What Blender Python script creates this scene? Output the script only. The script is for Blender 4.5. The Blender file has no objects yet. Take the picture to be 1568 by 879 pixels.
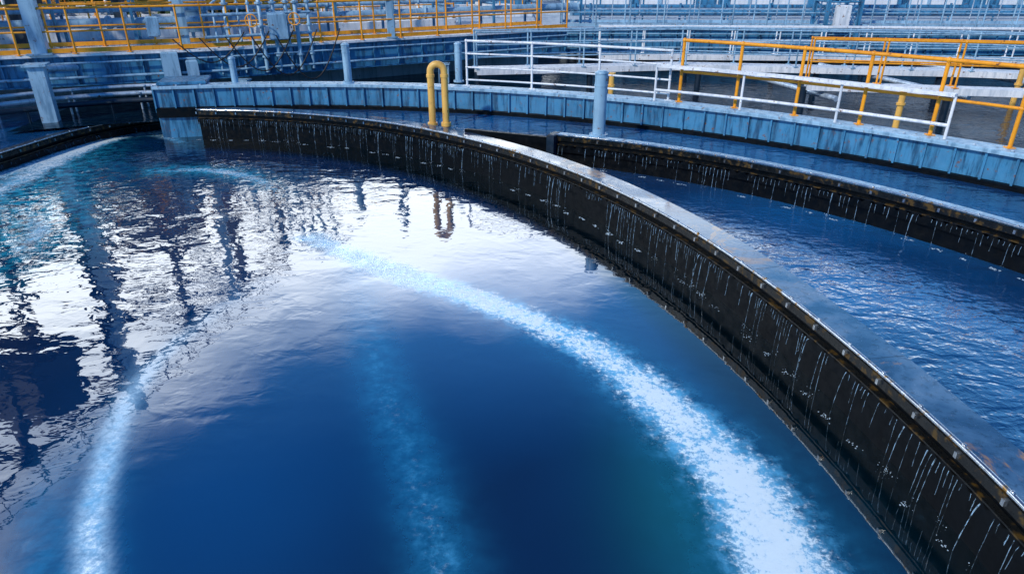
import bpy, math, random
import numpy as np
from mathutils import Vector
random.seed(4); rng=np.random.default_rng(7)
sc=bpy.context.scene
R=math.radians
# ---------------------------------------------------------------- materials
def new_mat(name):
    m=bpy.data.materials.new(name); m.use_nodes=True
    nt=m.node_tree; b=nt.nodes['Principled BSDF']; return m,nt,b
def N(nt,t,**kw):
    n=nt.nodes.new(t)
    for k,v in kw.items():
        if k in n.inputs.keys(): n.inputs[k].default_value=v
        else: setattr(n,k,v)
    return n
def mixc(nt,fac,a,b,mode='MIX'):
    n=nt.nodes.new('ShaderNodeMix'); n.data_type='RGBA'; n.blend_type=mode
    for s,v in ((0,fac),(6,a),(7,b)):
        if isinstance(v,(int,float)): n.inputs[s].default_value=v
        elif isinstance(v,tuple): n.inputs[s].default_value=(*v,1) if len(v)==3 else v
        else: nt.links.new(v,n.inputs[s])
    return n.outputs[2]
def math_(nt,op,a,b=None,c=None,clamp=False):
    n=nt.nodes.new('ShaderNodeMath'); n.operation=op; n.use_clamp=clamp
    for i,v in enumerate((a,b,c)):
        if v is None: continue
        if isinstance(v,(int,float)): n.inputs[i].default_value=v
        else: nt.links.new(v,n.inputs[i])
    return n.outputs[0]
def mrange(nt,v,a,b,c=0,d=1,smooth=True):
    n=nt.nodes.new('ShaderNodeMapRange'); n.interpolation_type='SMOOTHSTEP' if smooth else 'LINEAR'
    nt.links.new(v,n.inputs[0])
    for i,x in enumerate((a,b,c,d)): n.inputs[i+1].default_value=x
    return n.outputs[0]
def coords(nt,scale=(1,1,1),rot=0):
    g=nt.nodes.new('ShaderNodeNewGeometry'); m=nt.nodes.new('ShaderNodeMapping')
    m.inputs['Scale'].default_value=scale; m.inputs['Rotation'].default_value=(0,0,rot)
    nt.links.new(g.outputs['Position'],m.inputs['Vector']); return m.outputs[0]
def noise(nt,vec,scale,detail=4,rough=.55,dist=0):
    n=N(nt,'ShaderNodeTexNoise'); n.inputs['Scale'].default_value=scale
    n.inputs['Detail'].default_value=detail; n.inputs['Roughness'].default_value=rough
    n.inputs['Distortion'].default_value=dist; nt.links.new(vec,n.inputs['Vector']); return n.outputs[0]
def bump(nt,b,h,strength,dist=.02):
    n=N(nt,'ShaderNodeBump'); n.inputs['Distance'].default_value=dist
    if isinstance(strength,(int,float)): n.inputs['Strength'].default_value=strength
    else: nt.links.new(strength,n.inputs['Strength'])
    nt.links.new(h,n.inputs['Height']); nt.links.new(n.outputs[0],b.inputs['Normal']); return n
def paint(name,col,dark,rough=.4,metal=0,streak=.5,rust=(.16,.06,.02),rustamt=.62,spec=.5):
    m,nt,b=new_mat(name)
    v=coords(nt,(5,5,.7)); n1=noise(nt,v,1.6,5,.65)
    v2=coords(nt); n2=noise(nt,v2,9,4,.6); n3=noise(nt,v2,1.3,4,.6)
    c=mixc(nt,math_(nt,'MULTIPLY',mrange(nt,n1,.45,.66),streak),col,dark)
    c=mixc(nt,math_(nt,'MULTIPLY',mrange(nt,n3,.4,.7),.35),c,dark)
    c=mixc(nt,mrange(nt,n2,rustamt,rustamt+.1),c,rust)
    nt.links.new(c,b.inputs['Base Color'])
    nt.links.new(mrange(nt,n2,.3,.7,rough-.1,rough+.18),b.inputs['Roughness'])
    b.inputs['Metallic'].default_value=metal; b.inputs['Specular IOR Level'].default_value=spec
    bump(nt,b,n2,.15,.01); return m
M={}
M['blue']=paint('blue_painted_steel',(.05,.23,.43),(.006,.04,.10),.36,0,.85)
M['bluelt']=paint('pale_blue_steel',(.29,.49,.66),(.06,.16,.28),.36,0,.65)
M['yellow']=paint('yellow_rail_paint',(.88,.36,.012),(.48,.15,.006),.35,0,.4)
M['yellowpale']=paint('ochre_pipe_paint',(.82,.50,.12),(.42,.22,.05),.35,0,.4)
M['galv']=paint('galvanised_steel',(.50,.61,.72),(.15,.24,.36),.35,.35,.6)
M['white']=paint('white_paint',(.80,.84,.88),(.34,.43,.53),.4,0,.55)
M['darksteel']=paint('dark_steel',(.010,.026,.050),(.004,.010,.02),.4,.2,.5,(.02,.02,.018),.66)
M['black']=paint('wet_black_wall',(.0016,.0032,.0055),(.0008,.0015,.0025),.40,0,.6,(.005,.007,.008),.62,.14)
M['chrome']=paint('wet_metal_trim',(.58,.64,.70),(.18,.19,.21),.16,.9,.5,(.34,.20,.07),.57)
M['concrete']=paint('pale_concrete',(.42,.52,.62),(.12,.18,.25),.7,0,.5,(.10,.10,.09),.64)
M['wallwhite']=paint('white_render',(.76,.81,.85),(.42,.51,.62),.6,0,.45,(.3,.3,.3),.7)
M['cable']=paint('cable_rubber',(.012,.014,.018),(.008,.008,.01),.5)
def glassmat():
    m,nt,b=new_mat('window_glass'); b.inputs['Base Color'].default_value=(.02,.04,.07,1); b.inputs['Roughness'].default_value=.08; b.inputs['Metallic'].default_value=.3; return m
M['glass']=glassmat()
def copingmat():
    m,nt,b=new_mat('wet_concrete_coping')
    v=coords(nt); n1=noise(nt,v,1.0,7,.62,.4); n2=noise(nt,v,12,5,.65); n3=noise(nt,v,.9,6,.72,.8); n4=noise(nt,v,55,3,.7)
    c=mixc(nt,mrange(nt,n1,.38,.62),(.016,.050,.115),(.07,.15,.26))
    c=mixc(nt,mrange(nt,n2,.48,.70,0,.7),c,(.010,.022,.045))
    c=mixc(nt,mrange(nt,n3,.57,.63,0,.75),c,(.36,.18,.05))
    c=mixc(nt,mrange(nt,n4,.66,.74,0,.5),c,(.45,.52,.6))
    nt.links.new(c,b.inputs['Base Color'])
    nt.links.new(mrange(nt,n1,.42,.62,.05,.28),b.inputs['Roughness'])
    b.inputs['IOR'].default_value=2.0
    bump(nt,b,n2,.20,.005); return m
M['coping']=copingmat()
def leafmat():
    m,nt,b=new_mat('foliage'); v=coords(nt); n=noise(nt,v,.8,3)
    c=mixc(nt,mrange(nt,n,.35,.65),(.012,.04,.012),(.07,.12,.03)); nt.links.new(c,b.inputs['Base Color']); b.inputs['Roughness'].default_value=.6; return m
M['leaf']=leafmat()
M['bark']=paint('bark',(.05,.035,.025),(.02,.015,.01),.8)
def jetmat():
    m,nt,b=new_mat('falling_water'); v=coords(nt,(1,1,.4)); n=noise(nt,v,34,3)
    b.inputs['Base Color'].default_value=(.36,.58,.80,1); b.inputs['Roughness'].default_value=.15
    b.inputs['IOR'].default_value=1.5
    nt.links.new(mrange(nt,n,.38,.66,.03,.58),b.inputs['Alpha']); return m
M['jet']=jetmat()
def spraymat():
    m,nt,b=new_mat('white_splash'); b.inputs['Base Color'].default_value=(.62,.80,.95,1); b.inputs['Roughness'].default_value=.3; b.inputs['Alpha'].default_value=.6; return m
M['spray']=spraymat()

def watermat(name,masks=False,deep=(.004,.035,.12),hi=(.01,.07,.18),amp=.5,sx=1.0,ior=1.55,spec=.5):
    m,nt,b=new_mat(name); L=nt.links
    v=coords(nt,(1.0*sx,1.4*sx,1)); va=coords(nt)
    big=noise(nt,v,1.0,2,.5,.6); mid=noise(nt,v,3.3,2,.55,.5); fine=noise(nt,v,10,2,.6,.3)
    h=math_(nt,'ADD',math_(nt,'MULTIPLY',big,1.0),math_(nt,'MULTIPLY',mid,.36))
    h=math_(nt,'ADD',h,math_(nt,'MULTIPLY',fine,.035))
    lo=noise(nt,va,.30,3,.5)
    rough=.03
    if masks:
        def att(nm):
            a=N(nt,'ShaderNodeAttribute',attribute_name=nm); s=nt.nodes.new('ShaderNodeSeparateColor'); L.new(a.outputs['Color'],s.inputs[0]); return s.outputs
        foam,milk,rip=att('m1'); dark,teal,cyan=att('m2'); light,silk,_=att('m3')
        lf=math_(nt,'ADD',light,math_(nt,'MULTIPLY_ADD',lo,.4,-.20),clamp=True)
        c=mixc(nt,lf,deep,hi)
        nf=noise(nt,va,17,8,.74,.2); nm=noise(nt,va,5,7,.68,.15); nb=noise(nt,va,2.0,4,.6,.3)
        c=mixc(nt,math_(nt,'MULTIPLY',teal,.8),c,(.003,.09,.095))
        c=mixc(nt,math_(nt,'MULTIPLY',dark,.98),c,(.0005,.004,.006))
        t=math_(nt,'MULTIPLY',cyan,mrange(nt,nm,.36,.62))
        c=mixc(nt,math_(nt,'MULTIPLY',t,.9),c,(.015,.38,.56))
        t=math_(nt,'MULTIPLY',milk,mrange(nt,nm,.32,.70,.45,1))
        c=mixc(nt,math_(nt,'MULTIPLY',t,.62),c,(.02,.30,.58))
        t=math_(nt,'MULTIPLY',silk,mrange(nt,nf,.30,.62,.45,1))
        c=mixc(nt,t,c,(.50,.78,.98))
        soft=mrange(nt,math_(nt,'ADD',foam,math_(nt,'MULTIPLY_ADD',nm,1.6,-.84)),.05,.90)
        soft=math_(nt,'MULTIPLY',soft,mrange(nt,foam,.02,.3))
        c=mixc(nt,math_(nt,'MULTIPLY',soft,.92),c,(.13,.52,.84))
        g=math_(nt,'ADD',math_(nt,'MULTIPLY_ADD',nf,3.3,-1.64),math_(nt,'MULTIPLY_ADD',nb,1.2,-.6))
        core=mrange(nt,math_(nt,'ADD',foam,g),.36,1.12)
        core=math_(nt,'MULTIPLY',core,mrange(nt,foam,.06,.5))
        c=mixc(nt,math_(nt,'MULTIPLY',core,.96),c,(.76,.92,1.0))
        rr=math_(nt,'MULTIPLY_ADD',core,.4,.015); L.new(rr,b.inputs['Roughness'])
        patch=mrange(nt,nb,.3,.7,.35,1.45)
        st=math_(nt,'MULTIPLY',rip,patch)
        h=math_(nt,'ADD',h,math_(nt,'MULTIPLY',math_(nt,'MULTIPLY',core,nf),1.2))
        bump(nt,b,h,math_(nt,'MULTIPLY',math_(nt,'MAXIMUM',st,math_(nt,'MULTIPLY',core,.8)),amp),.10)
    else:
        c=mixc(nt,mrange(nt,lo,.35,.7),deep,hi)
        b.inputs['Roughness'].default_value=rough
        bump(nt,b,h,amp,.10)
    L.new(c,b.inputs['Base Color']); b.inputs['IOR'].default_value=ior; b.inputs['Specular IOR Level'].default_value=spec
    return m
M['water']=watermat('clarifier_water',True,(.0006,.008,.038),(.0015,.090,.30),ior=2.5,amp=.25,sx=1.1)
M['water2']=watermat('channel_water',False,(.0015,.035,.12),(.006,.10,.29),.26,2.2,2.6)
M['water3']=watermat('outer_water',False,(.0008,.006,.016),(.001,.015,.035),.22,2.2,1.33,.25)

# ---------------------------------------------------------------- mesh builder
class MB:
    def __init__(s): s.v=[]; s.f=[]; s.m=[]; s.sm=[]
    def add(s,vs,fs,mi=0,smooth=False):
        o=len(s.v); s.v+= [tuple(p) for p in vs]
        for f in fs: s.f.append(tuple(i+o for i in f)); s.m.append(mi); s.sm.append(smooth)
    def tube(s,pts,r,n=8,mi=0,cap=True,radii=None):
        pts=[Vector(p) for p in pts]; vs=[];fs=[]
        for i,p in enumerate(pts):
            if i==0: t=pts[1]-p
            elif i==len(pts)-1: t=p-pts[i-1]
            else: t=(pts[i+1]-pts[i]).normalized()+(p-pts[i-1]).normalized()
            if t.length<1e-9: t=Vector((0,0,1))
            t.normalize()
            up=Vector((0,0,1)) if abs(t.z)<.95 else Vector((0,1,0))
            if i and abs(t.dot(pu))<.98: up=pu
            a=t.cross(up).normalized(); bb=a.cross(t).normalized(); pu=bb
            rr=radii[i] if radii else r
            for k in range(n):
                an=2*math.pi*k/n; vs.append(p+a*math.cos(an)*rr+bb*math.sin(an)*rr)
        for i in range(len(pts)-1):
            for k in range(n):
                k2=(k+1)%n; fs.append((i*n+k,i*n+k2,(i+1)*n+k2,(i+1)*n+k))
        s.add(vs,fs,mi,True)
        if cap:
            s.add(vs[:n],[tuple(range(n))],mi); s.add(vs[-n:],[tuple(range(n))[::-1]],mi)
    def box(s,c,d,rz=0,mi=0,bev=0.0):
        cx,cy,cz=c; dx,dy,dz=(x/2 for x in d); cs,sn=math.cos(rz),math.sin(rz)
        def P(x,y,z): return (cx+x*cs-y*sn,cy+x*sn+y*cs,cz+z)
        if bev<=0:
            vs=[P(x,y,z) for z in(-dz,dz) for x,y in((-dx,-dy),(dx,-dy),(dx,dy),(-dx,dy))]
            s.add(vs,[(3,2,1,0),(4,5,6,7),(0,1,5,4),(1,2,6,5),(2,3,7,6),(3,0,4,7)],mi)
        else:
            e=bev; vs=[]
            rings=[(dx-e,dy-e,-dz),(dx,dy,-dz+e),(dx,dy,dz-e),(dx-e,dy-e,dz)]
            for x,y,z in rings: vs+=[P(-x,-y,z),P(x,-y,z),P(x,y,z),P(-x,y,z)]
            fs=[(3,2,1,0),(12,13,14,15)]
            for i in range(3):
                for k in range(4): fs.append((i*4+k,i*4+(k+1)%4,i*4+4+(k+1)%4,i*4+4+k))
            s.add(vs,fs,mi)
    def sweep(s,pts,prof,mi=0,closed=True,caps=True,smooth=False):
        pts=np.array(pts,float); t=np.gradient(pts,axis=0); t/=np.linalg.norm(t,axis=1)[:,None]
        nr=np.stack([t[:,1],-t[:,0]],1); k=len(prof); vs=[];fs=[]
        for p,n in zip(pts,nr):
            for o,z in prof: vs.append((p[0]+n[0]*o,p[1]+n[1]*o,z))
        kk=k if closed else k-1
        for i in range(len(pts)-1):
            for j in range(kk):
                j2=(j+1)%k; fs.append((i*k+j,(i+1)*k+j,(i+1)*k+j2,i*k+j2))
        if closed and caps: fs.append(tuple(range(k))); fs.append(tuple(range((len(pts)-1)*k,len(pts)*k))[::-1])
        s.add(vs,fs,mi,smooth)
    def ball(s,c,r,mi=0,sz=1,n=6):
        vs=[];fs=[]
        for i in range(1,4):
            ph=math.pi*i/4
            for k in range(n):
                a=2*math.pi*k/n; vs.append((c[0]+r*math.sin(ph)*math.cos(a),c[1]+r*math.sin(ph)*math.sin(a),c[2]+r*sz*math.cos(ph)))
        vs.append((c[0],c[1],c[2]+r*sz)); vs.append((c[0],c[1],c[2]-r*sz))
        for i in range(2):
            for k in range(n): fs.append((i*n+k,(i+1)*n+k,(i+1)*n+(k+1)%n,i*n+(k+1)%n))
        for k in range(n): fs.append((3*n,k,(k+1)%n)); fs.append((3*n+1,2*n+(k+1)%n,2*n+k))
        s.add(vs,fs,mi,True)
    def obj(s,name,mats,parent=None):
        me=bpy.data.meshes.new(name); me.from_pydata(s.v,[],s.f)
        me.polygons.foreach_set('material_index',s.m); me.polygons.foreach_set('use_smooth',s.sm)
        for m in mats: me.materials.append(M[m])
        me.update(); o=bpy.data.objects.new(name,me); sc.collection.objects.link(o)
        if parent: o.parent=parent
        return o
def empty(name):
    o=bpy.data.objects.new(name,None); sc.collection.objects.link(o); return o

def resample(pts,step):
    pts=np.array(pts,float); d=np.r_[0,np.cumsum(np.linalg.norm(np.diff(pts,axis=0),axis=1))]
    n=max(2,int(d[-1]/step)+1); s=np.linspace(0,d[-1],n)
    return np.stack([np.interp(s,d,pts[:,i]) for i in range(pts.shape[1])],1)
def crom(pts,n=12):
    P=np.array(pts,float); P=np.vstack([2*P[0]-P[1],P,2*P[-1]-P[-2]]); out=[]
    for i in range(1,len(P)-2):
        for t in np.linspace(0,1,n,endpoint=False):
            a,b,c,d=P[i-1],P[i],P[i+1],P[i+2]
            out.append(.5*((2*b)+(-a+c)*t+(2*a-5*b+4*c-d)*t*t+(-a+3*b-3*c+d)*t**3))
    out.append(P[-2]); return np.array(out)
def tn(p):
    t=np.gradient(p,axis=0); t/=np.linalg.norm(t,axis=1)[:,None]; return t,np.stack([t[:,1],-t[:,0]],1)
# ---------------------------------------------------------------- plan curves (metres)
C=np.array([-10.6,3.3])
def polfit(pts,deg,tmin):
    p=np.array(pts)-C; th=np.degrees(np.arctan2(p[:,1],p[:,0])); r=np.hypot(p[:,0],p[:,1])
    co=np.polyfit(th,r,deg)
    def f(t): return np.polyval(co,np.maximum(t,tmin))
    return f
r_rim0=polfit([(3.33,3.35),(3.2,5.6),(2.6,7.9),(1.66,10.0),(.75,11.55),(-2.05,14.9),(-4.3,16.0),(-7.36,16.8)],3,1)
def r_rim(t): return r_rim0(t)+.06+.09*np.clip((np.asarray(t,float)+5)/30,0,1)*np.clip((80-np.asarray(t,float))/20,0,1)
r_w2=polfit([(.74,13.7),(3.2,12.4),(4.56,11.2),(5.64,10.0),(6.67,8.35)],2,12)
r_out=polfit([(-6.5,17.3),(-1.3,16.8),(1.7,15.7),(4.23,14.2),(6.3,12.8),(7.39,11.54),(7.98,10.48)],2,16)
def curve(f,t0,t1,off=0,step=.12):
    th=np.linspace(t0,t1,600); r=f(th)
    k=np.ones(21)/21; r=np.convolve(np.pad(r,10,mode='edge'),k,'valid')
    p=np.stack([C[0]+r*np.cos(np.radians(th)),C[1]+r*np.sin(np.radians(th))],1)
    p=resample(p,step)
    if off: p=p+tn(p)[1]*off
    return p
ZW=-.2
rim=curve(r_rim,-50,78); weir2=curve(r_w2,-50,42.5); outer=curve(r_out,-50,82)
# ---------------------------------------------------------------- ground
g=MB(); g.add([(-300,-150,-1.2),(300,-150,-1.2),(300,500,-1.2),(-300,500,-1.2)],[(0,1,2,3)]); g.obj('ground',['concrete'])
# ---------------------------------------------------------------- inner weir wall + coping
def weir(name,path,ztop,zwater,cw,jets=True,lipr=.022,jet_step=.05,copmat='coping',density=.92,slab=17,jr=1.0):
    root=empty(name)
    w=MB(); w.sweep(path,[(0.02,-1.0),(0.02,ztop-.045),(cw-.03,ztop-.045),(cw-.03,-1.0)]); w.obj('wall',['black'],root)
    c=MB(); n=len(path); i=0
    while i<n-1:
        j=min(n-1,i+slab); sub=path[i:j+1].copy()
        d=(sub[1]-sub[0]); d/=np.linalg.norm(d)
        sub[0]=sub[0]+d*.008
        dz=random.uniform(-.003,.003)
        c.sweep(sub,[(0.0,ztop-.045),(0.0,ztop-.01+dz),(.012,ztop+dz),(cw-.015,ztop+dz),(cw,ztop-.012+dz),(cw,ztop-.045)]); i=j
    c.obj('coping',[copmat],root)
    l=MB()
    pr=[(-.012+lipr*math.cos(a),ztop-.004+lipr*math.sin(a)) for a in np.linspace(0,2*math.pi,9)[:-1]]
    l.sweep(path,pr,smooth=True); l.obj('metal_lip',['chrome'],root)
    l=MB(); l.sweep(path,[(-.03,ztop-.12),(-.03,ztop-.03),(.015,ztop-.03),(.015,ztop-.12)]); l.sweep(path,[(-.06,ztop-.20),(-.06,ztop-.185),(.01,ztop-.185),(.01,ztop-.20)]); l.obj('mossy_ledge',['moss'],root)
    bt=MB(); q=resample(path,.5); t,nn=tn(q)
    for p,m_ in zip(q,nn):
        bt.ball((p[0]-m_[0]*.012,p[1]-m_[1]*.012,ztop+lipr*.8),.02,sz=.7); bt.box((p[0]-m_[0]*.045,p[1]-m_[1]*.045,ztop-.07),(.03,.03,.05),math.atan2(m_[1],m_[0]))
    bt.obj('bolts',['chrome'],root)
    pl=MB(); q=resample(path,.06); t,nn=tn(q)
    zt=ztop-.20; vs=[];fs=[]
    for k,(p,m_) in enumerate(zip(q,nn)):
        top=zt-(.04 if k%3==1 else 0)
        for z in (zt-.14,top): vs.append((p[0]-m_[0]*.05,p[1]-m_[1]*.05,z))
    for k in range(len(q)-1): fs.append((2*k,2*k+2,2*k+3,2*k+1))
    pl.add(vs,fs); pl.obj('notched_plate',['black'],root)
    if jets:
        j=MB(); s=MB(); H=zt-.04-zwater
        q=resample(path,jet_step); t,nn=tn(q)
        act=1.0
        for k_,(p,m_,tt) in enumerate(zip(q,nn,t)):
            dist=math.hypot(p[0],p[1])
            if dist>22 or p[1]<-1.0: continue
            act=min(1,max(.5,act+random.uniform(-.25,.25)))
            if random.random()>density*act: continue
            thr=random.uniform(.0,.04); big=random.random()<.13; r0=(random.uniform(.004,.006) if big else random.uniform(.0014,.0030))*jr*(1 if dist<9 else 1.35)
            if big: thr=random.uniform(.03,.08)
            end=1 if big or random.random()<.22 else random.uniform(.25,.8)
            pts=[];rad=[]; dr=random.uniform(-.015,.015)
            for u in np.linspace(0,end,6):
                o=-.055-thr*u; z=zt-.03-H*u*u*.97-.02*u; wob=dr*u+random.uniform(-.003,.003)
                pts.append((p[0]+m_[0]*o+tt[0]*wob,p[1]+m_[1]*o+tt[1]*wob,z)); rad.append(r0*(1.25-.85*u)*random.uniform(.4,1.5))
            j.tube(pts,0,4,radii=rad,cap=False)
            if end==1 and random.random()<.7:
                e=(p[0]-m_[0]*(.055+thr),p[1]-m_[1]*(.055+thr))
                for _ in range(random.randint(4,16) if big else 2):
                    a_=random.uniform(0,6.28); d=abs(random.gauss(0,.035))
                    s.ball((e[0]+d*math.cos(a_),e[1]+d*math.sin(a_),zwater+random.uniform(0,.05)),random.uniform(.0015,.005),sz=random.uniform(.5,1.2),n=5)
        j.obj('water_jets',['jet'],root)
        q=resample(path,.40); t,nn=tn(q)
        for p,m_,tt in zip(q,nn,t):
            dd=math.hypot(p[0],p[1])
            if dd>20 or p[1]<-1: continue
            if random.random()<.35: continue
            o=random.uniform(.10,.20)
            for _ in range(14):
                a1,b1=random.gauss(0,.04),random.gauss(0,.018)
                s.ball((p[0]-m_[0]*(o+b1)+tt[0]*a1,p[1]-m_[1]*(o+b1)+tt[1]*a1,zwater+.002),random.uniform(.002,.008)*(1 if dd<9 else 2.1),sz=.15,n=6)
        s.obj('splashes',['spray'],root)
    return root
M['moss']=paint('mossy_metal_ledge',(.010,.012,.013),(.004,.005,.006),.28,.3,.5,(.085,.050,.012),.53,.5)
weir('inner_overflow_weir',rim,.5,ZW,.40)
weir('middle_overflow_weir',weir2,.65,.05,.20,lipr=.016,jet_step=.07,copmat='bluelt',jr=1.2)
left=crom([(-12.5,-6),(-12.2,2),(-11.6,8),(-11.0,12),(-10.7,14.2),(-10.35,16.2),(-9.6,17.5),(-8.9,17.95)],14)
left=resample(left,.12)[::-1]
weir('side_overflow_weir',left,.16,ZW,.22,lipr=.015,jet_step=.05,copmat='darksteel')
lk=MB(); a=curve(r_rim,49.5,49.9,.38)[0]; b_=weir2[-1]
lk.sweep(resample(np.array([b_+np.array([.1,.0]),a]),.3),[(-.05,-.8),(-.05,.56),(.05,.56),(.05,-.8)]); lk.obj('link_wall',['black'])
eb=MB(); eb.box((b_[0]+.05,b_[1]-.05,.25),(.16,.34,.82),-.5,bev=.02); eb.obj('weir_end_block',['darksteel'])
# ---------------------------------------------------------------- waters
def strip(name,f0,f1,t0,t1,z,mat,n=260,m=6):
    th=np.linspace(t0,t1,n); vs=[];fs=[]
    for t in th:
        a,b=f0(t),f1(t)
        for s in np.linspace(0,1,m):
            r=a+(b-a)*s; vs.append((C[0]+r*math.cos(R(t)),C[1]+r*math.sin(R(t)),z))
    for i in range(n-1):
        for k in range(m-1): fs.append((i*m+k,i*m+k+1,(i+1)*m+k+1,(i+1)*m+k))
    o=MB(); o.add(vs,fs,0,True); return o.obj(name,[mat])
strip('channel_water',lambda t:r_rim(t)+.25,lambda t:r_w2(min(t,42.5))+.05,-50,50,.05,'water2')
def inner2(t):
    if t<=42.5: return r_w2(t)+.1
    if t<49.7:
        k=(t-42.5)/7.2; return (r_w2(42.5)+.1)*(1-k)+(r_rim(49.7)+.4)*k
    return r_rim(t)+.25
strip('outer_channel_water',inner2,lambda t:r_out(t)+.1,-50,82,.44,'water2')
strip('basin_water',lambda t:r_out(t)+.1,lambda t:r_out(t)+26,-50,95,.2,'water3')
lw=MB(); q=left; vs=[];fs=[]
for p in q: vs+= [(p[0]-.05-0.0,p[1]+.1,.13),(p[0]-14,p[1]+1.0,.13)]
for i in range(len(q)-1): fs.append((2*i,2*i+1,2*i+3,2*i+2))
lw.add(vs,fs,0,True); lw.obj('side_channel_water',['water2'])
xs=np.arange(-12.8,4.2,.055); ys=np.arange(-8,18.8,.055); X,Y=np.meshgrid(xs,ys); nx,ny=len(xs),len(ys)
P=np.stack([X.ravel(),Y.ravel()],1)
def dist_poly(P,pts):
    best=np.full(len(P),1e9); par=np.zeros(len(P)); n=len(pts)-1
    for i in range(n):
        a,b=pts[i],pts[i+1]; ab=b-a; t=np.clip(((P-a)@ab)/(ab@ab),0,1)
        d=np.linalg.norm(P-(a+t[:,None]*ab),axis=1); k=d<best; best[k]=d[k]; par[k]=(i+t[k])/n
    return best,par
def streak(pts,ws,ints,pw=2):
    c=crom(pts,6); d,u=dist_poly(P,c); w=np.interp(u,np.linspace(0,1,len(ws)),ws); s=np.interp(u,np.linspace(0,1,len(ints)),ints)
    return s*np.exp(-(d/w)**pw)
foam=np.zeros(len(P)); milk=foam.copy(); cyan=foam.copy()
arc=[(-3.25,10.2),(-1.72,8.89),(-.29,7.86),(.85,6.79),(1.40,5.86),(1.73,5.12),(1.94,4.5),(1.99,3.55),(1.9,2.4)]
foam+=streak(arc,[.22,.27,.27,.29,.33,.36,.37,.38],[.66,.84,.84,.94,1.04,1.14,1.18,1.18])  # bubble plume; foam at its far end also paints in surface glitter
lst=[(-3.4,8.6),(-3.75,7.6),(-3.92,6.6),(-3.88,5.8),(-3.68,5.02),(-3.32,4.06),(-3.04,3.55),(-2.6,2.6)]
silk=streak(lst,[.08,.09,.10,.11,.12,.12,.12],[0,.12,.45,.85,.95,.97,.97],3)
foam+=streak(lst,[.06,.08,.1,.11,.12,.12],[0,0,.15,.35,.45,.45])
milk+=streak(lst,[.15,.2,.22,.22],[.1,.4,.7,.7])
milk+=streak([(-2.35,9.3),(-1.46,6.36),(-.90,4.84),(-.49,3.55),(-.1,2.2)],[.34,.28,.28,.28,.30],[.4,.65,.75,.9,1])
foam+=streak([(-2.0,8.2),(-1.46,6.36),(-.90,4.84),(-.49,3.55),(-.1,2.2)],[.24,.22,.20,.20,.22],[.0,.17,.17,.25,.29])
milk+=streak([(-4.0,5.6),(-3.95,4.5),(-3.45,3.55),(-3,2.6)],[.2,.2,.2],[.0,.7,.8])
milk+=streak(arc,[.3,.5,.65],[.6,.9,.9])
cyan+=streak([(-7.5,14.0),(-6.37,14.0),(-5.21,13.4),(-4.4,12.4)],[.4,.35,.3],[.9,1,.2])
foam+=streak([(-7.5,14.0),(-6.37,14.05),(-5.21,13.4),(-4.4,12.4)],[.16,.16,.14],[.4,.7,.1])
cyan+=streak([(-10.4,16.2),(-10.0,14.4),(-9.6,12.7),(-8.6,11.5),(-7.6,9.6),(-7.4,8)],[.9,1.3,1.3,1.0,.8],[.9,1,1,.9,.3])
foam+=streak([(-10.1,16.8),(-10.0,14.4),(-9.9,12.7),(-9.6,11)],[.3,.4,.3],[.85,.75,.5])
foam+=streak([(-8.6,11.4),(-7.72,10.44),(-7.5,9.2)],[.14,.2,.14],[.15,.6,.1])
foam+=streak([(-9.0,17.4),(-8.2,16.6),(-7.4,15.6)],[.25,.25,.2],[.6,.4,.1])
drim,_=dist_poly(P,rim[::3]); dleft,_=dist_poly(P,left[::3])
foam+=.08*np.exp(-((drim-.16)/.07)**2)+.65*np.exp(-((dleft-.2)/.25)**2)
dark=np.clip(1-(drim-.85)/.35,0,1)**.8  # band along the rim: wall's dark reflection painted into the water colour
rip=np.clip((P[:,1]-6.5)/6.0,0,1); leftness=np.clip((-1.5-P[:,0])/4,0,1)
ripple=.08+.66*rip**1.3+.45*leftness*np.clip((P[:,1]-3)/4,0,1)
teal=np.exp(-(((P[:,0]-1.35)/.55)**2+((P[:,1]-4.2)/1.3)**2))
calm=np.exp(-(((P[:,0]+.5)/2.2)**2+((P[:,1]-8.2)/2.2)**2)); ripple*=1-.6*calm
light=.13+.62*np.exp(-(((P[:,0]+.3)/2.6)**2+((P[:,1]-8.6)/2.4)**2))+.32*np.exp(-(((P[:,0]+2.6)/1.5)**2+((P[:,1]-4.8)/2.0)**2))-.40*np.exp(-(((P[:,0]-.7)/1.3)**2+((P[:,1]-3.6)/1.4)**2))  # sky-reflection gradient painted into the water colour, brightest mid-tank
me=bpy.data.meshes.new('clarifier_water')
me.vertices.add(nx*ny); co=np.zeros((nx*ny,3)); co[:,:2]=P; co[:,2]=ZW; me.vertices.foreach_set('co',co.ravel())
idx=np.arange(nx*ny).reshape(ny,nx); q=np.stack([idx[:-1,:-1],idx[:-1,1:],idx[1:,1:],idx[1:,:-1]],-1).reshape(-1,4)
me.loops.add(q.size); me.polygons.add(len(q)); me.loops.foreach_set('vertex_index',q.ravel().astype(np.int32))
me.polygons.foreach_set('loop_start',np.arange(0,q.size,4,dtype=np.int32)); me.update(calc_edges=True)
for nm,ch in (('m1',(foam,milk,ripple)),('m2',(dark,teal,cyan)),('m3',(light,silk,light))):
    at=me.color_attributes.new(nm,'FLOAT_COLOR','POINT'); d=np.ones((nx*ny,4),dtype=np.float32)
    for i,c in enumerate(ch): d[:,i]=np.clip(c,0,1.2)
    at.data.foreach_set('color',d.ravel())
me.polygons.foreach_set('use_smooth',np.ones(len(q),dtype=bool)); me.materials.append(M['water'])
sc.collection.objects.link(bpy.data.objects.new('clarifier_water',me))
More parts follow.
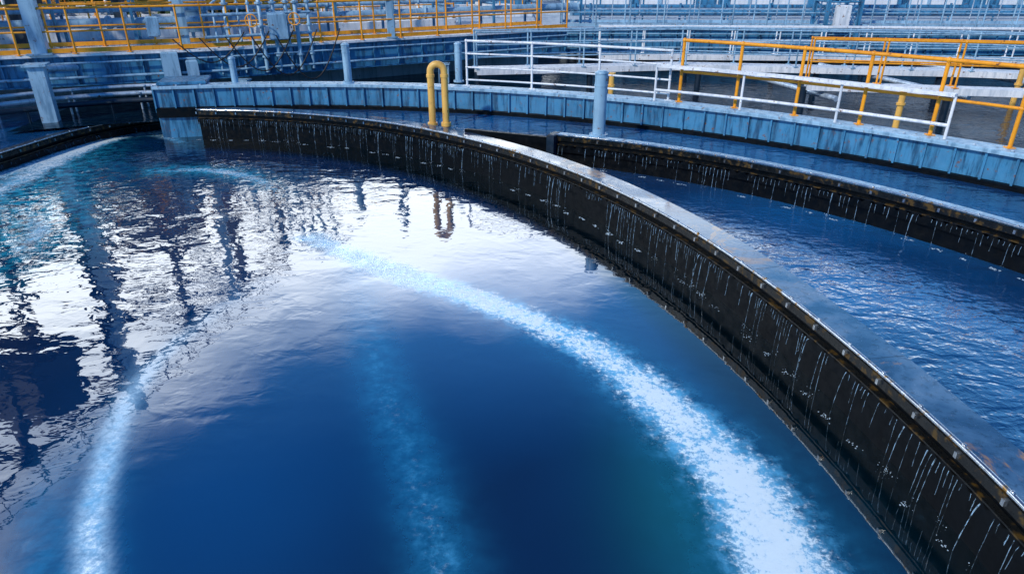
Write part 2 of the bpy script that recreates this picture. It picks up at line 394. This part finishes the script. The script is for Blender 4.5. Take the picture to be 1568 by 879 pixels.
# ---------------------------------------------------------------- outer blue wall
ow=empty('outer_tank_wall')
m=MB(); m.sweep(outer,[(0,-1),(0,.98),(.18,.98),(.18,-1)]); 
q=resample(outer,.46); t,_=tn(q); an=np.arctan2(t[:,1],t[:,0])
for p,a in zip(q,an):
    x,y=math.sin(a),-math.cos(a); m.box((p[0]-x*.03,p[1]-y*.03,.70),(.035,.06,.56),a)
m.obj('ribbed_panel',['blue'],ow)
m=MB(); m.sweep(outer,[(-.10,.98),(-.10,1.03),(-.085,1.045),(.36,1.045),(.375,1.03),(.375,.98)]); m.obj('coping',['bluelt'],ow)
m=MB(); m.sweep(outer,[(-.075,.3),(-.075,.52),(-.003,.535),(-.003,.3)]); m.obj('tide_band',['black'],ow)
bt=MB(); q=resample(outer,.55)
for p in q: bt.ball((p[0],p[1],1.055),.03,sz=.6)
bt.obj('bolts',['galv'],ow)
# ---------------------------------------------------------------- railing
def railing(name,path,z,h,mat,rails=(1.0,.5),spacing=1.4,r=.024,toe=False,mb=None,parent=None):
    m=mb or MB(); path=np.array(path,float); q=resample(path,spacing)
    for p in q:
        m.tube([(p[0],p[1],z),(p[0],p[1],z+h)],r,8); m.box((p[0],p[1],z+.008),(.13,.13,.016))
        m.ball((p[0],p[1],z+h),r*1.5,n=8)
        for k in rails: m.ball((p[0],p[1],z+h*k),r*1.35,n=6)
    pr=resample(path,.5)
    for k in rails: m.tube([(p[0],p[1],z+h*k) for p in pr],r*(1.05 if k==1 else .8),8)
    if toe: 
        m.sweep(pr,[(-.006,z+.03),(-.006,z+.14),(.006,z+.14),(.006,z+.03)])
    if mb is None: return m.obj(name,[mat],parent)
def sub(path,x0,x1): 
    k=(path[:,0]>=x0)&(path[:,0]<=x1)&(path[:,1]>0); return path[k]
o1=curve(r_out,-40,80,.22)
railing('white_guard_rail',sub(o1,-1.1,3.4),1.045,1.03,'white',(1,.72,.42,.14),1.25,.026)
railing('yellow_guard_rail',o1[(o1[:,1]>-3)&(o1[:,0]>3.5)],1.045,1.25,'yellow',(1,.5),1.15,.034)
o2=curve(r_out,-40,80,.04)
lowp=sub(o2,3.0,7.4); m=MB()
for p in resample(lowp,1.7): m.tube([(p[0],p[1],1.05),(p[0],p[1],1.75)],.025)
m.sweep(resample(lowp,.4),[(-.07,1.75),(-.07,1.80),(.09,1.80),(.09,1.75)]); m.tube([(p[0],p[1],1.28) for p in resample(lowp,.4)],.03)
m.obj('white_plank_rail',['white'])
# ---------------------------------------------------------------- yellow U pipe, posts
u=MB(); bx,by=-1.62,15.32; pts=[(bx-.15,by,.45)]
for z in (.8,1.2,1.55): pts.append((bx-.15,by,z))
for a in np.linspace(180,0,13)[0:]: pts.append((bx+.15*math.cos(R(a)),by,1.62+.15*math.sin(R(a))))
for z in (1.5,1.0,.45): pts.append((bx+.15,by,z))
u.tube(pts,.075,14)
for sx in(-.15,.15): u.tube([(bx+sx,by,.45),(bx+sx,by,.53)],.11,14); u.tube([(bx+sx,by,1.50),(bx+sx,by,1.56)],.09,14)
u.obj('yellow_vent_pipe',['yellowpale'])
def post(name,x,y,z0,z1,r,mat):
    m=MB(); m.tube([(x,y,z0),(x,y,z1)],r,20); m.tube([(x,y,z1),(x,y,z1+.02),(x,y,z1+.05)],r,20,radii=[r*1.1,r*1.1,r*.6]); m.tube([(x,y,z0),(x,y,z0+.03)],r*1.5,20)
    for k in range(6):
        a=k*math.pi/3; m.tube([(x+r*1.28*math.cos(a),y+r*1.28*math.sin(a),z0),(x+r*1.28*math.cos(a),y+r*1.28*math.sin(a),z0+.05)],.012,6)
    m.tube([(x,y,z0+(z1-z0)*.8),(x,y,z0+(z1-z0)*.8+.03)],r*1.06,20); return m.obj(name,[mat])
post('grey_bollard_pipe',1.72,13.55,.65,1.84,.125,'bluelt')
post('grey_bollard_pipe',-4.05,17.45,1.045,1.93,.095,'bluelt')
post('grey_bollard_pipe',-1.35,17.9,1.0,1.9,.09,'bluelt')
post('grey_bollard_pipe',-6.9,17.55,1.0,1.6,.08,'bluelt')
# ---------------------------------------------------------------- girder walkways
def girder(name,path,zb,zt,width,rails=None,railmat='yellow',stiff=.8,deckmat='galv',legs=None,rh=1.1,rl=(1,.5)):
    root=empty(name); path=np.array(path,float); p=resample(path,.4)
    m=MB()
    for off in (0,width):
        m.sweep(p,[(-.01+off,zb+.03),(-.01+off,zt-.03),(.01+off,zt-.03),(.01+off,zb+.03)])
        m.sweep(p,[(-.10+off,zb),(-.10+off,zb+.03),(.10+off,zb+.03),(.10+off,zb)])
        m.sweep(p,[(-.10+off,zt-.03),(-.10+off,zt),(.10+off,zt),(.10+off,zt-.03)])
    q=resample(path,stiff); t,_=tn(q); an=np.arctan2(t[:,1],t[:,0])
    for c,a in zip(q,an):
        x,y=math.sin(a),-math.cos(a)
        for off in (-.05,.05,width-.05,width+.05): m.box((c[0]+x*off,c[1]+y*off,(zb+zt)/2),(.025,.07,zt-zb-.07),a)
        m.box((c[0]+x*width/2,c[1]+y*width/2,(zb+zt)/2+.1),(.06,width-.16,.12),a)
    m.obj('beams',['blue'],root)
    d=MB(); d.sweep(p,[(-.14,zt+.002),(-.14,zt+.06),(width+.14,zt+.06),(width+.14,zt+.002)]); d.obj('deck',[deckmat],root)
    m=MB(); nn=tn(p)[1]
    for zz,rr in ((zb+.22,.035),(zt-.16,.025)):
        for off in (-.16,width+.16): m.tube([(a[0]+n_[0]*off,a[1]+n_[1]*off,zz) for a,n_ in zip(p,nn)],rr,8)
    m.obj('conduits',['bluelt'],root)
    if rails:
        m=MB()
        for o in (-.08,width+.08): railing('',p+nn*o,zt+.06,rh,railmat,rl,1.25,.028,True,mb=m)
        m.obj('railings',[railmat],root)
    if legs:
        m=MB()
        for (x,y,w,z0) in legs: 
            m.box((x,y,(z0+zb)/2),(w,.03,zb-z0)); m.box((x-w/2,y,(z0+zb)/2),(.03,w,zb-z0)); m.box((x+w/2,y,(z0+zb)/2),(.03,w,zb-z0)); m.box((x,y,z0+.02),(w*1.5,w*1.5,.04)); m.box((x,y,zb-.02),(w*1.3,w*1.3,.04))
        m.obj('legs',['bluelt'],root)
    return root
BR=[(1.9,25.9),(-8.2,19.8),(-12.9,18.0),(-22,14.8)]
girder('steel_footbridge',BR,.80,1.54,1.5,True,'yellow',deckmat='white',legs=[(-7.5,19.6,.3,-.5),(-2.2,22.9,.3,-.5),(-16.5,16.2,.34,-.5)])
for x,y in ((-11.35,16.95),(-14.6,16.0)):
    m=MB()
    m.box((x,y,.66),(.34,.34,1.72),.35,bev=.02); m.box((x,y,1.54),(.5,.5,.05),.35); m.box((x,y,-.16),(.6,.6,.08),.35,bev=.02)
    m.tube([(x,y,1.45),(x+.15,y+1.3,1.3)],.08,8)
    m.obj('bridge_support_column',['bluelt'])
FG=[(30,26.6),(1.9,27.8)]
girder('far_girder_walkway',FG,.55,1.42,1.6,True,'bluelt',stiff=.62,legs=[(4,27,.3,-.5)],rh=1.05,rl=(1,.5))
m=MB(); m.box((-8.15,17.55,.35),(1.0,.9,1.4),.25,bev=.03); m.box((-8.15,17.55,1.09),(1.12,1.02,.08),.25,bev=.02)
for k in(-.3,0,.3): m.box((-8.15+k,17.08+k*.25,.5),(.03,.06,1.1),.25)
m.obj('steel_pier',['blue'])
lg=resample(crom([(-16,13.2),(-13.2,16.6),(-11.2,18.3),(-9.0,19.0),(-6.6,18.35)],12),.2)
for k,(o,z,r) in enumerate([(0,.75,.05),(.35,.62,.06),(.75,.5,.07)]):
    m=MB(); t,nn=tn(lg); pp=lg+nn*o; m.tube([(a,b,z) for a,b in pp],r,10)
    for a,b in resample(pp,1.6): m.tube([(a,b,z-.01),(a,b,z+.03)],r*1.5,10); m.tube([(a,b,-.4),(a,b,z)],.03,6)
    m.obj('ring_pipe',['galv' if k<2 else 'darksteel'])
# ---------------------------------------------------------------- platform behind bridge
m=MB(); pl=[(-40,8.5),(-22,16.4),(-13.4,19.6),(-8.8,21.4),(1.0,27.3),(1.0,48),(-60,48),(-60,8.5)]
n=len(pl); vs=[(x,y,1.45) for x,y in pl]+[(x,y,-.6) for x,y in pl]
m.add(vs,[tuple(range(n))]+[(i,i+n,(i+1)%n+n,(i+1)%n) for i in range(n)]); m.obj('concrete_platform',['concrete'])
def basin(cx,cy,w,d,rz):
    root=empty('settling_basin'); m=MB()
    cs,sn=math.cos(rz),math.sin(rz)
    for (lx,ly,a,b) in ((0,-d/2,w,.25),(0,d/2,w,.25),(-w/2,0,.25,d-.26),(w/2,0,.25,d-.26)):
        m.box((cx+lx*cs-ly*sn,cy+lx*sn+ly*cs,1.62),(a,b,.34),rz,bev=.02)
    m.obj('kerb',['white'],root); m=MB(); m.box((cx,cy,1.49),(w-.26,d-.26,.07),rz); m.obj('water',['water3'],root)
    m=MB(); c=[(cx+lx*cs-ly*sn,cy+lx*sn+ly*cs) for lx,ly in((-w/2,-d/2),(w/2,-d/2),(w/2,d/2),(-w/2,d/2))]
    for i in range(4): railing('',resample(np.array([c[i],c[(i+1)%4]]),.5),1.79,1.0,'yellow',(1,.5),1.3,.026,mb=m)
    m.obj('railings',['yellow'],root)
    m=MB(); 
    for k in range(3):
        lx=-w/2+(k+.5)*w/3; m.box((cx+lx*cs,cy+lx*sn,1.86),(.35,d-.5,.12),rz)
        m.tube([(cx+lx*cs+.3,cy+lx*sn,1.5),(cx+lx*cs+.3,cy+lx*sn,2.5)],.06,10)
    m.obj('cross_troughs',['white'],root)
basin(-13.5,25,7,3.2,.45); basin(-6,27.5,7,3,.5); basin(-14.5,32,9,4,.4); basin(-4,34,9,4,.3); basin(-22,27,8,4,.3); basin(-20,38,10,4,.2)
root=empty('overhead_pipe_run'); m=MB(); f=MB()
pr_=np.array([(2.6,29.0),(-8.6,22.3),(-13.2,20.5),(-24,16.8)])
for o,z,r in ((0,2.15,.13),(.35,2.1,.09),(.6,2.45,.06),(.15,3.0,.07)):
    pp=resample(pr_,.8)+tn(resample(pr_,.8))[1]*o; m.tube([(a,b,z) for a,b in pp],r,12)
    for a,b in pp[::4]: m.tube([(a-.03,b,z),(a+.03,b,z)],r*1.5,12)
m.obj('pipes',['bluelt'],root)
pp=resample(pr_,1.9); t,nn=tn(pp)
for a,n_ in zip(pp,nn):
    for o in(-.2,.8): f.box((a[0]+n_[0]*o,a[1]+n_[1]*o,2.5),(.08,.08,2.1),.4)
    for z in (1.95,2.36,2.9): f.tube([(a[0]-n_[0]*.2,a[1]-n_[1]*.2,z),(a[0]+n_[0]*.8,a[1]+n_[1]*.8,z)],.04,4)
f.obj('stanchions',['blue'],root)
for (x,y,r,h) in ((-10.2,23.2,.55,1.5),(-17,22.2,.7,1.9),(-3.0,28.8,.5,1.4)):
    m=MB(); z0=1.45; m.tube([(x,y,z0+.3),(x,y,z0+h),(x,y,z0+h+.15),(x,y,z0+h+.22)],r,20,radii=[r,r,r*.8,r*.3])
    for z in (z0+.5,z0+h*.6,z0+h-.05): m.tube([(x,y,z),(x,y,z+.05)],r*1.03,20)
    for k in range(4): a=k*math.pi/2+.4; m.tube([(x+r*.8*math.cos(a),y+r*.8*math.sin(a),z0),(x+r*.8*math.cos(a),y+r*.8*math.sin(a),z0+.4)],.05,6)
    m.tube([(x+r,y,z0+h*.5),(x+r+.4,y,z0+h*.5),(x+r+.45,y,z0)],.06,8); m.obj('dosing_vessel',['bluelt'])
# ---------------------------------------------------------------- steel frame rack (left)
root=empty('steel_pipe_rack'); m=MB(); p=MB()
L0=np.array([-15.6,12.5]); L1=np.array([-12.2,34.]); n=6; dirv=(L1-L0)/np.linalg.norm(L1-L0); side=np.array([-dirv[1],dirv[0]])
cols=[L0+(L1-L0)*k/(n-1) for k in range(n)]; ang=math.atan2(dirv[1],dirv[0])
def beam(mb,a,b,w=.12): mb.tube([a,b],w,4)
for c in cols:
    for s_ in (0,3.2):
        q=c+side*s_; m.box((q[0],q[1],5.0),(.30,.30,10.2),ang); 
    for z in (4.2,9.8): beam(m,(c[0],c[1],z),tuple(c+side*3.2)+(z,),.13)
for i in range(n-1):
    a,b=cols[i],cols[i+1]
    for s_ in(0,3.2):
        for z in (4.2,9.8): beam(m,tuple(a+side*s_)+(z,),tuple(b+side*s_)+(z,),.19)
    if i%2==0: beam(m,(a[0],a[1],4.2),(b[0],b[1],9.8),.08)
m.obj('frame',['darksteel'],root)
for k,(o,r,z) in enumerate([(.6,.16,4.5),(1.2,.22,4.56),(2.0,.14,4.48)]):
    a=L0+side*o; b=L1+side*o; p.tube([(a[0],a[1],z),(b[0],b[1],z)],r,12)
p.obj('pipes',['blue'],root)
m=MB(); railing('',np.array([cols[0],cols[-1]]),9.95,1.1,'galv',(1,.5),1.5,.035,mb=m); m.obj('railing',['darksteel'],root)
m=MB()
for (ka,z,hh,w_) in ((1.5,8.5,2.3,2.0),(3.4,5.6,2.0,2.4)):
    c=L0+(L1-L0)*ka/5+side*1.6; m.box((c[0],c[1],z),(w_,2.6,hh),ang,bev=.05)
m.obj('cabinet',['darksteel'],root)
root=empty('bridge_gantry'); m=MB()
for x,y,r,z in ((-12.05,18.35,.17,9.0),(-8.95,19.75,.13,5.6),(-3.75,22.5,.10,4.2)):
    m.box((x,y,(1.6+z)/2),(r*2,r*2,z-1.6),.35); m.box((x,y,1.63),(r*3.4,r*3.4,.04),.35)
beam(m,(-12.05,18.35,5.5),(-8.95,19.75,5.5),.11); beam(m,(-8.95,19.75,5.5),(-8.95-4,19.75+5.5,5.5),.11); beam(m,(-12.05,18.35,8.9),(-14.5,21,8.9),.12)
beam(m,(-12.05,18.35,4.0),(-8.95,19.75,5.4),.05)
m.obj('columns',['bluelt'],root)
root=empty('valve_station'); m=MB(); d=MB()
for k in range(9):
    x=-8.1+k*.28; y=19.72+k*.165+random.uniform(-.1,.15); z1=random.uniform(2.6,4.4); r=random.choice((.03,.045,.06))
    m.tube([(x,y,.9),(x,y,z1),(x+.1,y+.3,z1+.12),(x+.3,y+1.2,z1+.14)],r,8)
    for z in (1.3,2.1,2.7): m.tube([(x,y,z),(x,y,z+.05)],r*1.8,10)
for z in (1.9,2.45,3.1): m.tube([(-8.3,19.55,z),(-5.8,21.05,z)],.04,8)
m.obj('pipes',['bluelt'],root)
m=MB()
for (x,y,z,w,h) in ((-9.2,19.2,1.15,.42,.85),(-8.7,19.35,1.0,.3,.7),(-6.6,20.5,2.1,.5,.7),(-9.5,19.25,2.2,.3,.5)): m.box((x,y,z),(w,.28,h),.4,bev=.03)
m.obj('control_boxes',['bluelt'],root)
for k in range(5):
    x0=-9+k*.6; pts=[]
    for u_ in np.linspace(0,1,14): pts.append((x0+u_*1.6,19.25+.5*(x0+9)*.9+u_*.9-.1,1.9-math.sin(u_*math.pi)*(.7+.15*k)+.1*u_))
    d.tube(pts,.018,6)
d.obj('cables',['cable'],root)
m=MB()
for k in range(2):
    c=Vector((-7.1+k*1.0,20.0+k*.6,2.3)); m.tube([(c.x+.16*math.cos(a),c.y-.12,c.z+.16*math.sin(a)) for a in np.linspace(0,2*math.pi,17)],.016,6,cap=False); m.tube([c+Vector((-.16,-.12,0)),c+Vector((.16,-.12,0))],.012,6); m.tube([c+Vector((0,-.12,-.16)),c+Vector((0,-.12,.16))],.012,6)
m.obj('handwheels',['yellow'],root)
# ---------------------------------------------------------------- mid-basin walkways (right)
def walkway(name,path,z,rm,w=.8,h=1.0,rl=(1,.5)):
    root=empty(name); p=resample(np.array(path,float),.4); m=MB(); m.sweep(p,[(0,z-.16),(0,z),(w,z),(w,z-.16)]); m.obj('deck',['white'],root)
    nn=tn(p)[1]; m=MB()
    for o in(.04,w-.04): railing('',p+nn*o,z,h,rm,rl,1.5,.024,mb=m)
    m.obj('railings',[rm],root)
    m=MB()
    for q in resample(p,3.0): m.tube([(q[0],q[1]+.2,-.5),(q[0],q[1]+.2,z-.1)],.09,10)
    m.obj('piles',['darksteel'],root)
walkway('basin_walkway',[(22,17.2),(13,20.0),(5,21.4),(-1.0,20.4)],.95,'bluelt',.7,1,(1,.66,.33))
walkway('basin_walkway',[(24,22.6),(12,24.2),(3,24.6)],.85,'white',.5,.9)
walkway('yellow_basin_walkway',[(20,13.2),(12,16.6),(7.4,17.6)],1.0,'yellow',.45,1.05)
m=MB()
for k in range(5):
    a=np.array([6.5+k*3.4,16.2+k*.2]); 
    m.tube([(a[0],a[1]+6.5,.75),(a[0]+1.5,a[1]+1.0,.7)],.07,10)
m.obj('scum_pipe',['galv'])
for (x,y,z) in ((8.9,15.9,1.1),(2.6,18.4,1.1),(13.4,18.6,1.3)):
    m=MB(); m.tube([(x,y,-.4),(x,y,z)],.07,14); m.tube([(x,y,z),(x,y,z+.05)],.10,14); m.tube([(x,y,.8),(x,y,.85)],.10,14)
    m.obj('standpipe',['yellowpale'])
root=empty('lattice_tower'); m=MB(); tx,ty=12.2,27.6
for i,(dx,dy) in enumerate(((-.6,-.6),(.6,-.6),(.6,.6),(-.6,.6))): m.box((tx+dx,ty+dy,4.2),(.13,.13,7.6))
for z in np.arange(.6,8,.9):
    for a,b in (((-.6,-.6),(.6,-.6)),((.6,-.6),(.6,.6)),((.6,.6),(-.6,.6)),((-.6,.6),(-.6,-.6))):
        m.tube([(tx+a[0],ty+a[1],z),(tx+b[0],ty+b[1],z)],.035,6); m.tube([(tx+a[0],ty+a[1],z),(tx+b[0],ty+b[1],min(z+.9,8))],.022,6)
m.obj('frame',['blue'],root); m=MB(); m.box((tx-.1,ty-.75,1.9),(.5,.25,.8),bev=.03); m.obj('box',['white'],root)
# ---------------------------------------------------------------- background slab, buildings, trees
m=MB(); m.box((32,40,.35),(62,21,1.9)); m.obj('concrete_yard',['concrete'])
def building(name,cx,cy,w,d,h,z0,rz=0,bays=10):
    root=empty(name); m=MB(); m.box((cx,cy,z0+h/2),(w,d,h),rz); m.obj('walls',['wallwhite'],root)
    cs,sn=math.cos(rz),math.sin(rz); L=lambda lx,ly:(cx+lx*cs-ly*sn,cy+lx*sn+ly*cs)
    m=MB(); m.box((cx,cy,z0+h+.15),(w+.6,d+.6,.3),rz); m.obj('roof',['bluelt'],root)
    g_=MB(); f=MB(); dr=MB()
    for k in range(bays):
        lx=-w/2+(k+.5)*w/bays
        for zz in ((.62,) if h<5 else (.45,.80)):
            x,y=L(lx,-d/2-.01); g_.box((x,y,z0+h*zz),(w/bays*.5,.06,h*.16),rz)
            x,y=L(lx,-d/2-.03); f.box((x,y,z0+h*zz-h*.09),(w/bays*.56,.14,.06),rz)
        x,y=L(-w/2+k*w/bays,-d/2-.03); f.box((x,y,z0+h/2),(.14,.1,h),rz)
        if k%3==1: x,y=L(lx,-d/2-.02); dr.box((x,y,z0+.95),(1.1,.08,1.9),rz)
        x,y=L(lx+.9,-d/2-.05); dr.box((x,y,z0+.6),(.5,.16,.5),rz)
    x,y=L(0,-d/2-.04); dr.box((x,y,z0+.16),(w,.06,.3),rz)
    g_.obj('windows',['glass'],root); f.obj('trim',['bluelt'],root); dr.obj('doors_and_vents',['blue'],root)
building('white_plant_building',16,40,26,8,5.5,1.3,-.02,6)
building('white_plant_building',-16,53,20,8,5,1.0,.05,9)
building('pale_pump_house',-2.5,44,7,5,3.6,1.45,.0,4)
root=empty('yard_pipework'); m=MB()
for y,z,r in ((31.5,1.75,.12),(32.2,1.95,.09),(33.4,2.3,.10)): m.tube([(3,y,z),(30,y-.4,z)],r,10)
for k in range(14):
    x=3.4+k*1.95; m.tube([(x,31.9,1.3),(x,31.9,2.1)],.05,6); m.tube([(x+.6,33.4,1.3),(x+.6,33.4,2.9)],.04,6)
m.obj('pipes',['blue'],root)
m=MB(); railing('',np.array([(3,30.2),(31,29.6)]),1.3,1.05,'galv',(1,.66,.33),1.1,.022,mb=m); m.obj('rail',['galv'],root)
def trees(name,spots):
    lf=MB(); tk=MB(); rv=random
    for (x,y,h) in spots:
        tk.tube([(x,y,-1),(x+.2,y,h*.35),(x-.1,y+.1,h*.75)],.3,7,radii=[.32,.22,.08])
        cl=[]
        for k in range(18):
            a=rv.uniform(0,6.28); rr=rv.uniform(.2,1)*h*.30; z=h*rv.uniform(.22,.98); rr*=1.15-abs(z/h-.6)
            cl.append((x+rr*math.cos(a),y+rr*math.sin(a),z,rv.uniform(.08,.15)*h))
            if k<6: tk.tube([(x,y,h*.35+.02*k),(cl[-1][0],cl[-1][1],z)],.08,5,radii=[.1,.03])
        for cx,cy,cz,cr in cl:
            for _ in range(85):
                v=Vector((rv.gauss(0,1),rv.gauss(0,1),rv.gauss(0,.8))); v.normalize(); v*=cr*rv.uniform(.55,1.15); s=rv.uniform(.10,.22)
                a=Vector((rv.gauss(0,1),rv.gauss(0,1),rv.gauss(0,1))).normalized()*s; b=a.orthogonal().normalized()*s*.7; c=Vector((cx,cy,cz))+v
                lf.add([c-a,c+b,c+a,c-b],[(0,1,2,3)])
    r=empty(name); lf.obj('foliage',['leaf'],r); tk.obj('trunks',['bark'],r)
sp=[]
for k in range(12): sp.append((-52+k*4.3+random.uniform(-1,1),60+random.uniform(-3,4),random.uniform(8,12)))
for k in range(7): sp.append((-31+k*2.4,41+random.uniform(-1,1.5),random.uniform(6,8)))
for k in range(7): sp.append((28+k*4.5,50+random.uniform(-3,4),random.uniform(8,11)))
for k in range(3): sp.append((1+k*2.2,52,random.uniform(8,10)))
trees('distant_trees',sp)
hd=MB()
for k in range(5200):
    seg=random.random()
    if seg<.6: x=-30+random.random()*18; y=32.5+random.uniform(-.6,.6)+(x+30)*.06
    else: x=-27+random.random()*19; y=36.8+random.uniform(-.5,.5)
    z=1.5+random.random()**.8*1.9*(.75+.25*math.sin(x*2.1)*math.cos(x*.9))
    s=random.uniform(.08,.18); a=Vector((random.gauss(0,1),random.gauss(0,1),random.gauss(0,1))).normalized()*s; b=a.orthogonal().normalized()*s*.7; c=Vector((x,y,z))
    hd.add([c-a,c+b,c+a,c-b],[(0,1,2,3)])
hd.obj('shrub_hedge',['leaf'])
# ---------------------------------------------------------------- world
W=bpy.data.worlds.new('World'); sc.world=W; W.use_nodes=True; nt=W.node_tree; bg=nt.nodes['Background']
sunaz=R(-142); sunel=R(36)
sky=N(nt,'ShaderNodeTexSky',sky_type='NISHITA'); sky.sun_disc=False; sky.sun_elevation=sunel; sky.sun_rotation=sunaz; sky.ozone_density=3; sky.dust_density=.4
tc=N(nt,'ShaderNodeTexCoord'); sep=N(nt,'ShaderNodeSeparateXYZ'); nt.links.new(tc.outputs['Generated'],sep.inputs[0])
den=math_(nt,'ADD',math_(nt,'MAXIMUM',sep.outputs[2],0),.18)
cx=math_(nt,'DIVIDE',sep.outputs[0],den); cy=math_(nt,'DIVIDE',sep.outputs[1],den); cb=N(nt,'ShaderNodeCombineXYZ'); nt.links.new(cx,cb.inputs[0]); nt.links.new(cy,cb.inputs[1])
cn=noise(nt,cb.outputs[0],1.1,5,.5,.3)
hz=mrange(nt,sep.outputs[2],.26,.60,.38,-.28,True)
hz=math_(nt,'ADD',hz,math_(nt,'MULTIPLY',sep.outputs[0],-.42))
cf=mrange(nt,math_(nt,'ADD',cn,hz),.42,.80)
fr=mrange(nt,sep.outputs[1],-.2,.35)
haze=mrange(nt,sep.outputs[2],.15,.64,.85,0)
base=mixc(nt,1.0,sky.outputs[0],(.26,.87,1.5),'MULTIPLY')
base=mixc(nt,math_(nt,'MULTIPLY',haze,fr),base,(4.5,14,26.5))
col=mixc(nt,math_(nt,'MULTIPLY',cf,fr),base,(37,40,43))
nt.links.new(col,bg.inputs[0]); bg.inputs[1].default_value=.09
sv=Vector((math.sin(sunaz)*math.cos(sunel),math.cos(sunaz)*math.cos(sunel),math.sin(sunel)))
sun=bpy.data.lights.new('sun','SUN'); sun.energy=3.0; sun.angle=R(2); sun.color=(1,.90,.76)
so=bpy.data.objects.new('sun',sun); so.rotation_euler=(-sv).to_track_quat('-Z','Y').to_euler(); sc.collection.objects.link(so)
# ---------------------------------------------------------------- camera
cam=bpy.data.cameras.new('camera'); cam.lens=24; cam.sensor_width=36; cam.clip_end=1000; co_=bpy.data.objects.new('camera',cam)
co_.location=(0,0,3.8); co_.rotation_euler=(R(64.4),0,0); sc.collection.objects.link(co_); sc.camera=co_
sc.view_settings.view_transform='Standard'; sc.view_settings.look='None'; sc.view_settings.exposure=0
